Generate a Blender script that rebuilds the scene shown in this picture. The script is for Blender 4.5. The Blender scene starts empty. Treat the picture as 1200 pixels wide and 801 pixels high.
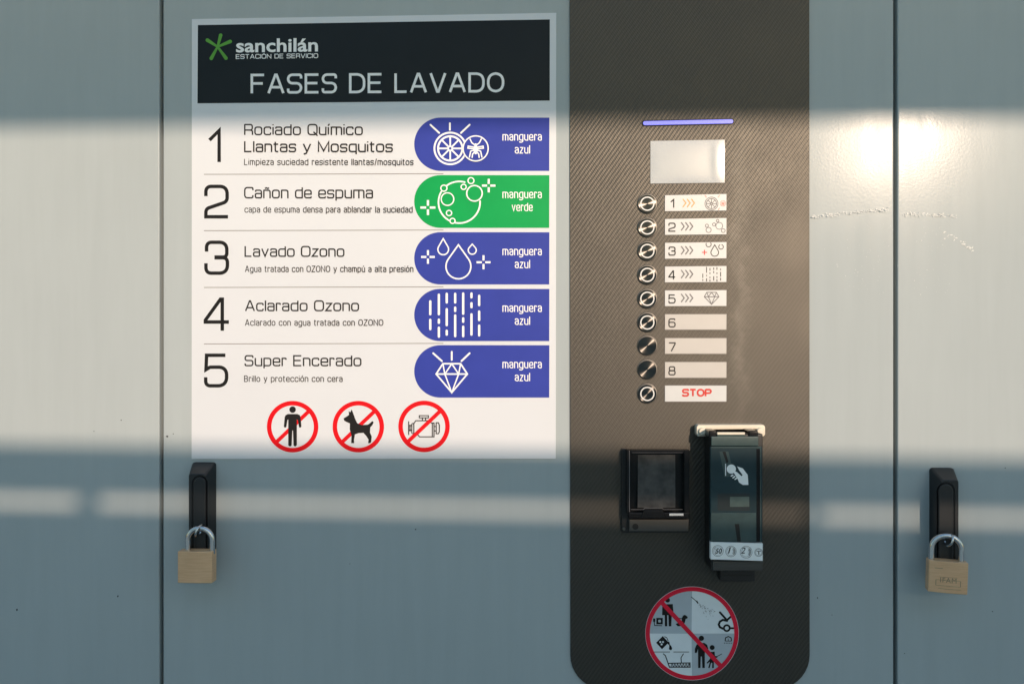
import bpy, bmesh, math, random
from mathutils import Vector, Matrix
from mathutils.geometry import tessellate_polygon

S = bpy.context.scene
COL = S.collection
R = math.radians
random.seed(7)

# ------------------------------------------------------------------ camera, sky, sun, exposure
H, D, YAW, F = 1.50, 1.0, R(2.2), 1000.0          # camera height, distance to the wall, yaw to the left, focal length per 1200
cam = bpy.data.cameras.new('camera')
cam.sensor_width = 36.0
cam.lens = 36.0 * F / 1200.0
cam.clip_start, cam.clip_end = 0.02, 500.0
cam_o = bpy.data.objects.new('camera', cam)
cam_o.location = (0, -D, H)
cam_o.rotation_euler = (R(90), 0, YAW)
COL.objects.link(cam_o)
S.camera = cam_o

SUN_DIR = Vector((0.405, -1.0, 0.24)).normalized()   # towards the sun
elev = math.asin(SUN_DIR.z)
azim = math.atan2(SUN_DIR.x, SUN_DIR.y)
w = bpy.data.worlds.new('World')
S.world = w
w.use_nodes = True
wn = w.node_tree
bg = wn.nodes['Background']
sky = wn.nodes.new('ShaderNodeTexSky')
sky.sky_type = 'NISHITA'
sky.sun_disc = False
sky.sun_elevation = elev
sky.sun_rotation = azim
sky.air_density, sky.dust_density, sky.ozone_density = 1.8, 1.0, 3.6
wn.links.new(sky.outputs[0], bg.inputs[0])
bg.inputs[1].default_value = 0.15

sun = bpy.data.lights.new('sun', 'SUN')
sun.energy = 2.0
sun.angle = R(0.53)
sun.color = (1.0, 0.765, 0.58)
sun_o = bpy.data.objects.new('sun', sun)
sun_o.rotation_euler = SUN_DIR.to_track_quat('Z', 'Y').to_euler()
sun_o.location = (3, -8, 4)
COL.objects.link(sun_o)

S.view_settings.view_transform = 'Standard'
S.view_settings.look = 'None'
S.view_settings.exposure = 0.86
S.view_settings.gamma = 1.0

# ------------------------------------------------------------------ measuring the wall from the photograph
CR = Vector((math.cos(YAW), math.sin(YAW), 0))
CF = Vector((-math.sin(YAW), math.cos(YAW), 0))


def P(px, py, h=0.0):
    """the point of the plane h millimetres in front of the wall that was measured at (px, py)"""
    d = CF + CR * ((px - 600.0) / F) + Vector((0, 0, 1)) * ((400.5 - py) / F)
    t = (D - h / 1000.0) / d.y
    return Vector((0, -D, H)) + d * t


# ------------------------------------------------------------------ materials
def lin(c):
    return tuple(((v / 255) / 12.92 if v <= 10 else ((v / 255 + 0.055) / 1.055) ** 2.4) for v in c)


class NT:
    def __init__(s, name):
        s.m = bpy.data.materials.new(name)
        s.m.use_nodes = True
        s.t = s.m.node_tree
        s.b = s.t.nodes['Principled BSDF']

    def n(s, kind, **kw):
        o = s.t.nodes.new(kind)
        for k, v in kw.items():
            if k.startswith('i_'):
                o.inputs[k[2:].replace('_', ' ')].default_value = v
            else:
                setattr(o, k, v)
        return o

    def l(s, a, b):
        s.t.links.new(a, b)

    def math(s, op, a, b=None, c=None):
        o = s.n('ShaderNodeMath', operation=op)
        for i, v in enumerate((a, b, c)):
            if v is None:
                continue
            if hasattr(v, 'links'):
                s.l(v, o.inputs[i])
            else:
                o.inputs[i].default_value = v
        return o.outputs[0]

    def noise(s, scale, detail=3, rough=0.55, stretch=None):
        g = s.n('ShaderNodeNewGeometry')
        src = g.outputs['Position']
        if stretch:
            mp = s.n('ShaderNodeMapping')
            mp.inputs['Scale'].default_value = stretch
            s.l(src, mp.inputs[0])
            src = mp.outputs[0]
        o = s.n('ShaderNodeTexNoise')
        o.inputs['Scale'].default_value = scale
        o.inputs['Detail'].default_value = detail
        o.inputs['Roughness'].default_value = rough
        s.l(src, o.inputs['Vector'])
        return o.outputs['Fac']

    def ramp(s, fac, stops):
        o = s.n('ShaderNodeValToRGB')
        e = o.color_ramp.elements
        while len(e) < len(stops):
            e.new(0.5)
        for k, (p, c) in enumerate(stops):
            e[k].position = p
            e[k].color = (*c, 1) if len(c) == 3 else c
        s.l(fac, o.inputs[0])
        return o.outputs[0]

    def bump(s, fac, strength, dist):
        o = s.n('ShaderNodeBump')
        o.inputs['Strength'].default_value = strength
        o.inputs['Distance'].default_value = dist
        s.l(fac, o.inputs['Height'])
        s.l(o.outputs[0], s.b.inputs['Normal'])
        return o


def plain(name, col, rough=0.5, metal=0.0, spec=0.5, var=0.06, scale=60, emit=0, coat=0, linear=False):
    q = NT(name)
    c = col if linear else lin(col)
    lo = tuple(v * (1 - var) for v in c)
    hi = tuple(min(1, v * (1 + var)) for v in c)
    q.l(q.ramp(q.noise(scale), [(0.3, lo), (0.7, hi)]), q.b.inputs['Base Color'])
    q.b.inputs['Roughness'].default_value = rough
    q.b.inputs['Metallic'].default_value = metal
    q.b.inputs['Specular IOR Level'].default_value = spec
    if emit:
        q.b.inputs['Emission Color'].default_value = (*c, 1)
        q.b.inputs['Emission Strength'].default_value = emit
    if coat:
        q.b.inputs['Coat Weight'].default_value = coat
        q.b.inputs['Coat Roughness'].default_value = 0.08
    return q.m


def make_paint():
    q = NT('grey_paint')
    streak = q.noise(7, 5, 0.6, (9, 1, 0.7))
    blotch = q.noise(3.0, 4, 0.6)
    mix = q.math('ADD', q.math('MULTIPLY', streak, 0.5), q.math('MULTIPLY', blotch, 0.5))
    base = (0.42, 0.467, 0.478)
    q.l(q.ramp(mix, [(0.3, tuple(v * 0.94 for v in base)), (0.7, tuple(v * 1.045 for v in base))]), q.b.inputs['Base Color'])
    rr = q.math('MULTIPLY_ADD', q.noise(14, 5, 0.65, (3, 1, 0.6)), 0.17, 0.09)
    q.l(rr, q.b.inputs['Roughness'])
    q.b.inputs['Specular IOR Level'].default_value = 0.06
    hgt = q.math('ADD', q.math('MULTIPLY', q.noise(330, 3), 1.0), q.math('MULTIPLY', q.noise(6, 2), 2.5))
    q.bump(hgt, 0.10, 0.0004)
    return q.m


def make_twill():
    q = NT('twill_film')
    g = q.n('ShaderNodeNewGeometry')
    sx = q.n('ShaderNodeSeparateXYZ')
    q.l(g.outputs['Position'], sx.inputs[0])
    x, z = sx.outputs[0], sx.outputs[2]
    lam = 0.0040
    ang = R(54)
    wob = q.math('MULTIPLY', q.noise(90, 2), 0.0012)
    u = q.math('ADD', q.math('SUBTRACT', q.math('MULTIPLY', x, math.sin(ang)), q.math('MULTIPLY', z, math.cos(ang))), wob)
    band = q.math('MULTIPLY_ADD', q.math('SINE', q.math('MULTIPLY', u, 2 * math.pi / lam)), 0.5, 0.5)
    v = q.math('ADD', q.math('MULTIPLY', x, math.cos(ang)), q.math('MULTIPLY', z, math.sin(ang)))
    weave = q.math('MULTIPLY_ADD', q.math('SINE', q.math('ADD', q.math('MULTIPLY', v, 2 * math.pi / 0.0023), q.math('MULTIPLY', u, math.pi / lam))), 0.5, 0.5)
    pat = q.math('ADD', q.math('MULTIPLY', band, 0.75), q.math('MULTIPLY', weave, 0.25))
    dirt = q.noise(9, 6, 0.62, (1, 1, 1.6))
    fac = q.math('MULTIPLY_ADD', q.math('SUBTRACT', dirt, 0.5), 0.35, pat)
    # dried water marks down the right of the button labels
    wav = q.math('MULTIPLY_ADD', q.math('SUBTRACT', q.noise(26, 4, 0.6), 0.5), 0.05, x)
    gx = q.math('DIVIDE', q.math('SUBTRACT', wav, P(867, 320).x), 0.0085)
    gz = q.math('DIVIDE', q.math('SUBTRACT', z, P(867, 320).z), 0.155)
    gg = q.math('ADD', q.math('MULTIPLY', gx, gx), q.math('POWER', q.math('ABSOLUTE', gz), 6.0))
    mark = q.math('MULTIPLY', q.math('POWER', 2.718, q.math('MULTIPLY', gg, -1.0)), q.math('MULTIPLY_ADD', q.noise(55, 5, 0.7), 0.9, -0.12))
    q.l(q.ramp(fac, [(0.15, (0.003, 0.003, 0.003)), (0.85, (0.019, 0.0185, 0.017))]), (mixn := q.n('ShaderNodeMix', data_type='RGBA')).inputs[6])
    q.l(q.math('MAXIMUM', q.math('MULTIPLY', mark, 0.34), 0.0), mixn.inputs[0])
    mixn.inputs[7].default_value = (0.42, 0.39, 0.33, 1)
    q.l(mixn.outputs[2], q.b.inputs['Base Color'])
    q.l(q.math('MULTIPLY_ADD', q.noise(22, 5, 0.6), 0.14, 0.42), q.b.inputs['Roughness'])
    q.b.inputs['Specular IOR Level'].default_value = 0.92
    q.b.inputs['Specular Tint'].default_value = (1.0, 0.94, 0.84, 1)
    q.bump(q.math('ADD', pat, q.math('MULTIPLY', q.noise(260, 2), 0.9)), 0.36, 0.0006)
    return q.m


def make_brushed(name, col, rough, aniso, axis='Y'):
    q = NT(name)
    q.b.inputs['Base Color'].default_value = (*lin(col), 1)
    q.b.inputs['Metallic'].default_value = 1
    q.b.inputs['Roughness'].default_value = rough
    q.b.inputs['Anisotropic'].default_value = aniso
    q.b.inputs['Anisotropic Rotation'].default_value = 0.25
    t = q.n('ShaderNodeTangent', direction_type='RADIAL', axis=axis)
    q.l(t.outputs[0], q.b.inputs['Tangent'])
    return q.m


def make_brass():
    q = NT('brushed_brass')
    st = q.noise(60, 4, 0.6, (1, 1, 22))
    fl = q.noise(30, 3)
    f = q.math('ADD', q.math('MULTIPLY', st, 0.65), q.math('MULTIPLY', fl, 0.35))
    q.l(q.ramp(f, [(0.3, lin((212, 165, 124))), (0.72, lin((238, 196, 154)))]), q.b.inputs['Base Color'])
    q.b.inputs['Metallic'].default_value = 0.12
    q.l(q.math('MULTIPLY_ADD', st, 0.25, 0.3), q.b.inputs['Roughness'])
    q.bump(st, 0.25, 0.0003)
    return q.m


def make_carcass_concrete(name, col):
    q = NT(name)
    q.l(q.ramp(q.noise(3, 7, 0.65), [(0.3, tuple(v * 0.75 for v in col)), (0.7, tuple(v * 1.2 for v in col))]), q.b.inputs['Base Color'])
    q.b.inputs['Roughness'].default_value = 0.85
    q.bump(q.noise(80, 4), 0.4, 0.003)
    return q.m


M = dict(
    paint=make_paint(), twill=make_twill(), brass=make_brass(),
    sheet=plain('white_vinyl', (0.695, 0.72, 0.76), 0.32, var=0.015, scale=8, linear=True),
    navy=plain('navy_print', (0.013, 0.018, 0.024), 0.30, var=0.08, scale=20, linear=True, spec=0.18),
    ink=plain('black_print', (0.014, 0.013, 0.013), 0.45, linear=True, spec=0.18),
    inkgrey=plain('charcoal_print', (0.018, 0.016, 0.015), 0.45, linear=True, spec=0.18),
    rule=plain('grey_rule_print', (0.20, 0.18, 0.16), 0.45, linear=True, spec=0.18),
    blue=plain('blue_print', (0.038, 0.058, 0.36), 0.36, var=0.05, scale=25, linear=True, spec=0.18),
    green=plain('green_print', (0.002, 0.36, 0.085), 0.36, var=0.04, scale=25, linear=True, spec=0.18),
    leaf=plain('leaf_green_print', (0.12, 0.37, 0.06), 0.4, linear=True, spec=0.18),
    wprint=plain('white_print', (0.92, 0.92, 0.92), 0.4, var=0.02, linear=True),
    red=plain('red_print', (0.72, 0.006, 0.012), 0.38, linear=True, spec=0.18),
    crimson=plain('crimson_print', (0.78, 0.018, 0.05), 0.38, linear=True, spec=0.18),
    orange=plain('orange_print', (0.75, 0.42, 0.17), 0.45, linear=True, spec=0.18),
    midgrey=plain('mid_grey_print', (0.16, 0.15, 0.155), 0.45, linear=True, spec=0.18),
    pink=plain('pink_print', (0.75, 0.30, 0.24), 0.45, linear=True, spec=0.18),
    coral=plain('coral_print', (0.64, 0.055, 0.042), 0.42, linear=True, spec=0.18),
    lightcell=plain('pale_blue_print', (0.80, 0.84, 0.87), 0.4, var=0.03, linear=True),
    greycell=plain('grey_blue_print', (0.47, 0.52, 0.57), 0.4, var=0.03, linear=True),
    teal=plain('smoked_teal_plastic', (0.014, 0.036, 0.044), 0.30, var=0.15, scale=40, spec=0.35, linear=True),
    teal2=plain('clouded_teal_plastic', (0.040, 0.070, 0.070), 0.28, var=0.2, scale=60, linear=True),
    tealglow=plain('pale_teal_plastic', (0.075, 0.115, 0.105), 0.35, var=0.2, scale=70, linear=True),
    tealdark=plain('deep_teal_plastic', (0.007, 0.018, 0.022), 0.35, linear=True),
    labelw=plain('bright_white_label', (0.92, 0.93, 0.93), 0.4, var=0.02, linear=True),
    black=plain('black_plastic', (0.010, 0.010, 0.011), 0.38, linear=True),
    gloss=plain('gloss_black_plastic', (0.006, 0.006, 0.007), 0.24, spec=0.25, linear=True),
    dgrey=plain('dark_grey_plastic', (0.058, 0.055, 0.050), 0.42, linear=True),
    handle=plain('handle_black_plastic', (0.013, 0.014, 0.016), 0.36, linear=True),
    rubber=plain('black_rubber', (0.006, 0.006, 0.006), 0.7, linear=True),
    cream=plain('cream_enamel', (0.74, 0.67, 0.55), 0.4, linear=True),
    label=plain('white_label_film', (0.62, 0.63, 0.63), 0.35, var=0.02, linear=True),
    label2=plain('ivory_label_film', (0.53, 0.505, 0.475), 0.35, var=0.02, linear=True),
    film=plain('display_film', (0.45, 0.48, 0.50), 0.3, var=0.02, coat=0.3, linear=True),
    chrome=plain('chrome', (0.62, 0.62, 0.63), 0.16, metal=1, var=0.05, linear=True),
    bezel=plain('button_bezel_metal', (0.035, 0.035, 0.036), 0.3, metal=0.6, linear=True),
    rim=plain('button_rim_metal', (0.16, 0.15, 0.135), 0.4, metal=0.8, linear=True),
    ringw=plain('button_ring_light', (0.78, 0.77, 0.75), 0.35, linear=True),
    brushed=make_brushed('brushed_steel', (82, 80, 78), 0.22, 0.95),
    led=plain('blue_light_bar', (0.16, 0.17, 0.80), 0.25, emit=0.55, var=0.1, scale=25, coat=0.5, linear=True),
    ledpale=plain('pale_blue_light_bar', (0.42, 0.50, 0.95), 0.25, emit=0.35, var=0.1, scale=25, coat=0.5, linear=True),
    glass=plain('window_flap', (0.055, 0.050, 0.047), 0.16, var=0.5, scale=70, linear=True),
    chalk=plain('chalky_scuff', (0.66, 0.68, 0.67), 0.5, linear=True),
    speck=plain('dark_speck', (0.03, 0.03, 0.035), 0.8, linear=True),
    engrave=plain('engraved_brass', (0.30, 0.23, 0.14), 0.5, metal=0.4, linear=True),
    concrete=make_carcass_concrete('concrete', (0.30, 0.29, 0.27)),
    asphalt=make_carcass_concrete('forecourt_asphalt', (0.25, 0.29, 0.30)),
    white_blocker=plain('white_blocker_paint', (0.76, 0.79, 0.79), 0.5, scale=4, linear=True),
    green_blocker=plain('green_blocker_paint', (0.36, 0.45, 0.30), 0.5, scale=4, linear=True),
)


# ------------------------------------------------------------------ mesh building
class MB:
    def __init__(s):
        s.v, s.f, s.k, s.smooth = [], [], 0, False

    def lift(s):
        s.k += 1
        return s.k * 0.015

    def tri(s, pts, h, flat=False):
        """filled outline in photo measures, laid h mm in front of the wall"""
        hh = h + (0 if flat else s.lift())
        q = [P(a, b, hh) for a, b in pts]
        i0 = len(s.v)
        s.v += q
        for t in tessellate_polygon([[Vector((a, -b, 0)) for a, b in pts]]):
            a, b, c = (q[i] for i in t)
            t = tuple(t) if (b - a).cross(c - a).y < 0 else (t[0], t[2], t[1])
            s.f.append(tuple(i0 + i for i in t))

    def stroke(s, path, wd, h, closed=False, cap='round'):
        hh = h + s.lift()
        pts = fillet(path, closed)
        n = len(pts)
        L, Rr = [], []
        for i in range(n):
            p = pts[i]
            a = pts[i - 1] if (i > 0 or closed) else None
            b = pts[(i + 1) % n] if (i < n - 1 or closed) else None
            d1 = (p - a).normalized() if a is not None and (p - a).length > 1e-9 else None
            d2 = (b - p).normalized() if b is not None and (b - p).length > 1e-9 else None
            if d1 is None:
                d1 = d2
            if d2 is None:
                d2 = d1
            nm = Vector((-d1.y - d2.y, d1.x + d2.x))
            if nm.length < 1e-6:
                nm = Vector((-d1.y, d1.x))
            nm.normalize()
            c = max(0.42, nm.dot(Vector((-d1.y, d1.x))))
            off = nm * (wd / 2 / c)
            L.append(p + off)
            Rr.append(p - off)
        i0 = len(s.v)
        for a, b in zip(L, Rr):
            s.v += [P(a.x, a.y, hh), P(b.x, b.y, hh)]
        for i in range(n if closed else n - 1):
            a, b = i0 + 2 * i, i0 + 2 * ((i + 1) % n)
            s.f.append((a, b, b + 1, a + 1))
        if cap == 'round' and not closed and n > 1:
            for c, d in ((pts[0], pts[0] - pts[1]), (pts[-1], pts[-1] - pts[-2])):
                a0 = math.atan2(d.y, d.x)
                pg = [(c.x + wd / 2 * math.cos(a0 + t), c.y + wd / 2 * math.sin(a0 + t)) for t in [math.pi * (k / 7 - 0.5) for k in range(8)]]
                i1 = len(s.v)
                s.v += [P(a, b, hh) for a, b in pg]
                s.f.append(tuple(range(i1, i1 + 8)))

    def ring(s, cx, cy, r, wd, h, n=48):
        s.stroke([(cx + r * math.cos(2 * math.pi * k / n), cy + r * math.sin(2 * math.pi * k / n)) for k in range(n)], wd, h, closed=True)

    def disc(s, cx, cy, r, h, n=36):
        s.tri([(cx + r * math.cos(2 * math.pi * k / n), cy + r * math.sin(2 * math.pi * k / n)) for k in range(n)], h)

    def solid(s, pts, h0, h1, bev=0.0, hp=None, seg=2, hole=None):
        """an outline (measured at height hp) pulled out of the wall from h0 to h1, edges rounded"""
        hp = h1 if hp is None else hp
        b = bmesh.new()
        fr = []
        for a, c in pts:
            q = P(a, c, hp)
            fr.append((q.x, q.z))
        n = len(fr)
        A = [b.verts.new((x, -h0 / 1000, z)) for x, z in fr]
        B = [b.verts.new((x, -h1 / 1000, z)) for x, z in fr]
        b.faces.new(B)
        b.faces.new(list(reversed(A)))
        for i in range(n):
            j = (i + 1) % n
            b.faces.new((A[i], A[j], B[j], B[i]))
        bmesh.ops.recalc_face_normals(b, faces=b.faces)
        if bev:
            es = [e for e in b.edges if e.calc_face_angle(0) > R(25)]
            bmesh.ops.bevel(b, geom=es, offset=bev / 1000, segments=seg, profile=0.5, affect='EDGES', clamp_overlap=True)
        s.add(b)

    def add(s, b, mat=None):
        b.verts.index_update()
        i0 = len(s.v)
        for v in b.verts:
            s.v.append((mat @ v.co) if mat else v.co.copy())
        for f in b.faces:
            s.f.append(tuple(i0 + v.index for v in f.verts))
        b.free()

    def box(s, lo, hi, bev=0.0, mat=None):
        b = bmesh.new()
        bmesh.ops.create_cube(b, size=1)
        for v in b.verts:
            v.co = Vector([(lo[i] + hi[i]) / 2 + v.co[i] * (hi[i] - lo[i]) for i in range(3)])
        if bev:
            bmesh.ops.bevel(b, geom=list(b.edges), offset=bev, segments=3, profile=0.5, affect='EDGES', clamp_overlap=True)
        s.add(b, mat)

    def tube(s, pts, r, n=14, mat=None, closed=False):
        pts = [Vector(p) for p in pts]
        i0 = len(s.v)
        up = None
        m = len(pts)
        for i, p in enumerate(pts):
            a = pts[i - 1] if (i or closed) else p
            c = pts[(i + 1) % m] if (i < m - 1 or closed) else p
            t = (c - a).normalized()
            if up is None:
                up = t.orthogonal().normalized()
            up = (up - t * up.dot(t)).normalized()
            bi = t.cross(up)
            for k in range(n):
                q = p + (up * math.cos(2 * math.pi * k / n) + bi * math.sin(2 * math.pi * k / n)) * r
                s.v.append((mat @ q) if mat else q)
        for i in range(m if closed else m - 1):
            for k in range(n):
                a, b2 = i0 + i * n, i0 + ((i + 1) % m) * n
                s.f.append((a + k, a + (k + 1) % n, b2 + (k + 1) % n, b2 + k))
        if not closed:
            s.f.append(tuple(i0 + k for k in reversed(range(n))))
            s.f.append(tuple(i0 + (m - 1) * n + k for k in range(n)))

    def lathe(s, cx, cy, prof, n=40):
        """rings (radius mm, height mm) turned about an axis square to the wall"""
        c = P(cx, cy, 0)
        c2 = P(cx, cy, prof[-1][1])
        i0 = len(s.v)
        for r, h in prof:
            for k in range(n):
                a = 2 * math.pi * k / n
                s.v.append(Vector((c2.x + r / 1000 * math.cos(a), -h / 1000, c2.z + r / 1000 * math.sin(a))))
        for i in range(len(prof) - 1):
            for k in range(n):
                s.f.append((i0 + i * n + k, i0 + i * n + (k + 1) % n, i0 + (i + 1) * n + (k + 1) % n, i0 + (i + 1) * n + k))
        return i0

    def lathe_cap(s, cx, cy, prof, n=40):
        i0 = s.lathe(cx, cy, prof, n)
        j = i0 + (len(prof) - 1) * n
        s.f.append(tuple(range(j, j + n)))


def fillet(path, closed=False):
    n = len(path)
    out = []
    for i, q in enumerate(path):
        p = Vector(q[:2])
        r = q[2] if len(q) > 2 else 0
        if r and (closed or 0 < i < n - 1):
            a, b = Vector(path[i - 1][:2]), Vector(path[(i + 1) % n][:2])
            u, v = (a - p), (b - p)
            ang = u.angle(v)
            d = min(r / math.tan(ang / 2), u.length * 0.499, v.length * 0.499)
            s, e = p + u.normalized() * d, p + v.normalized() * d
            for k in range(7):
                t = k / 6
                q0, q1 = s.lerp(p, t * 0.92 + 0.0), p.lerp(e, t)
                out.append((1 - t) ** 2 * s + 2 * t * (1 - t) * (p * 0.84 + (s + e) * 0.08) + t * t * e)
        else:
            out.append(p)
    res = []
    for p in out:
        if not res or (p - res[-1]).length > 1e-5:
            res.append(p)
    return res


WL = {}


def empty(name, loc, label=None, cat=None, group=None):
    o = bpy.data.objects.new(name, None)
    o.empty_display_size = 0.05
    o.location = loc
    COL.objects.link(o)
    WL[o.name] = Vector(loc)
    tag(o, label, cat, group)
    return o


def tag(o, label=None, cat=None, group=None, kind=None):
    if label:
        o['label'] = label
    if cat:
        o['category'] = cat
    if group:
        o['group'] = group
    if kind:
        o['kind'] = kind
    return o


def part(name, mb, mat, parent=None, smooth=False, label=None):
    v = [Vector(q) for q in mb.v]
    lo = Vector([min(q[i] for q in v) for i in range(3)])
    hi = Vector([max(q[i] for q in v) for i in range(3)])
    c = (lo + hi) / 2
    me = bpy.data.meshes.new(name)
    me.from_pydata([q - c for q in v], [], mb.f)
    me.materials.append(M[mat] if isinstance(mat, str) else mat)
    if smooth:
        me.polygons.foreach_set('use_smooth', [True] * len(me.polygons))
        me.set_sharp_from_angle(angle=R(50))
    me.update()
    o = bpy.data.objects.new(name, me)
    COL.objects.link(o)
    if smooth:
        o.modifiers.new('weighted normals', 'WEIGHTED_NORMAL').keep_sharp = True
    WL[o.name] = c
    if parent:
        o.parent = parent
        o.location = c - WL[parent.name]
    else:
        o.location = c
    if label:
        o['label'] = label
    return o


# ------------------------------------------------------------------ lettering
_tc = {}


def glyphs(text, weight=0.0, shear=0.0, space=1.0):
    key = (text, weight, shear, space)
    if key not in _tc:
        c = bpy.data.curves.new('t', 'FONT')
        c.body = text
        c.size = 1
        c.resolution_u = 3
        c.offset = weight
        c.shear = shear
        c.space_character = space
        o = bpy.data.objects.new('t', c)
        COL.objects.link(o)
        bpy.context.view_layer.update()
        ev = o.evaluated_get(bpy.context.evaluated_depsgraph_get())
        m = ev.to_mesh()
        _tc[key] = ([tuple(v.co) for v in m.vertices], [tuple(p.vertices) for p in m.polygons])
        ev.to_mesh_clear()
        bpy.data.objects.remove(o)
        bpy.data.curves.remove(c)
    return _tc[key]


def text(mb, s, x0, x1, base, cap, h, weight=0.0, shear=0.0, slope=0.0, space=1.0):
    v, f = glyphs(s, weight, shear, space)
    a, b = min(q[0] for q in v), max(q[0] for q in v)
    kx, ky = (x1 - x0) / (b - a), cap / 0.727
    i0 = len(mb.v)
    hh = h + mb.lift()
    for q in v:
        x = x0 + (q[0] - a) * kx
        mb.v.append(P(x, base - q[1] * ky + slope * (x - x0), hh))
    for p in f:
        q = [Vector(mb.v[i0 + i]) for i in p[:3]]
        ok = (q[1] - q[0]).cross(q[2] - q[0]).y < 0
        mb.f.append(tuple(i0 + i for i in (p if ok else reversed(p))))


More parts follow.
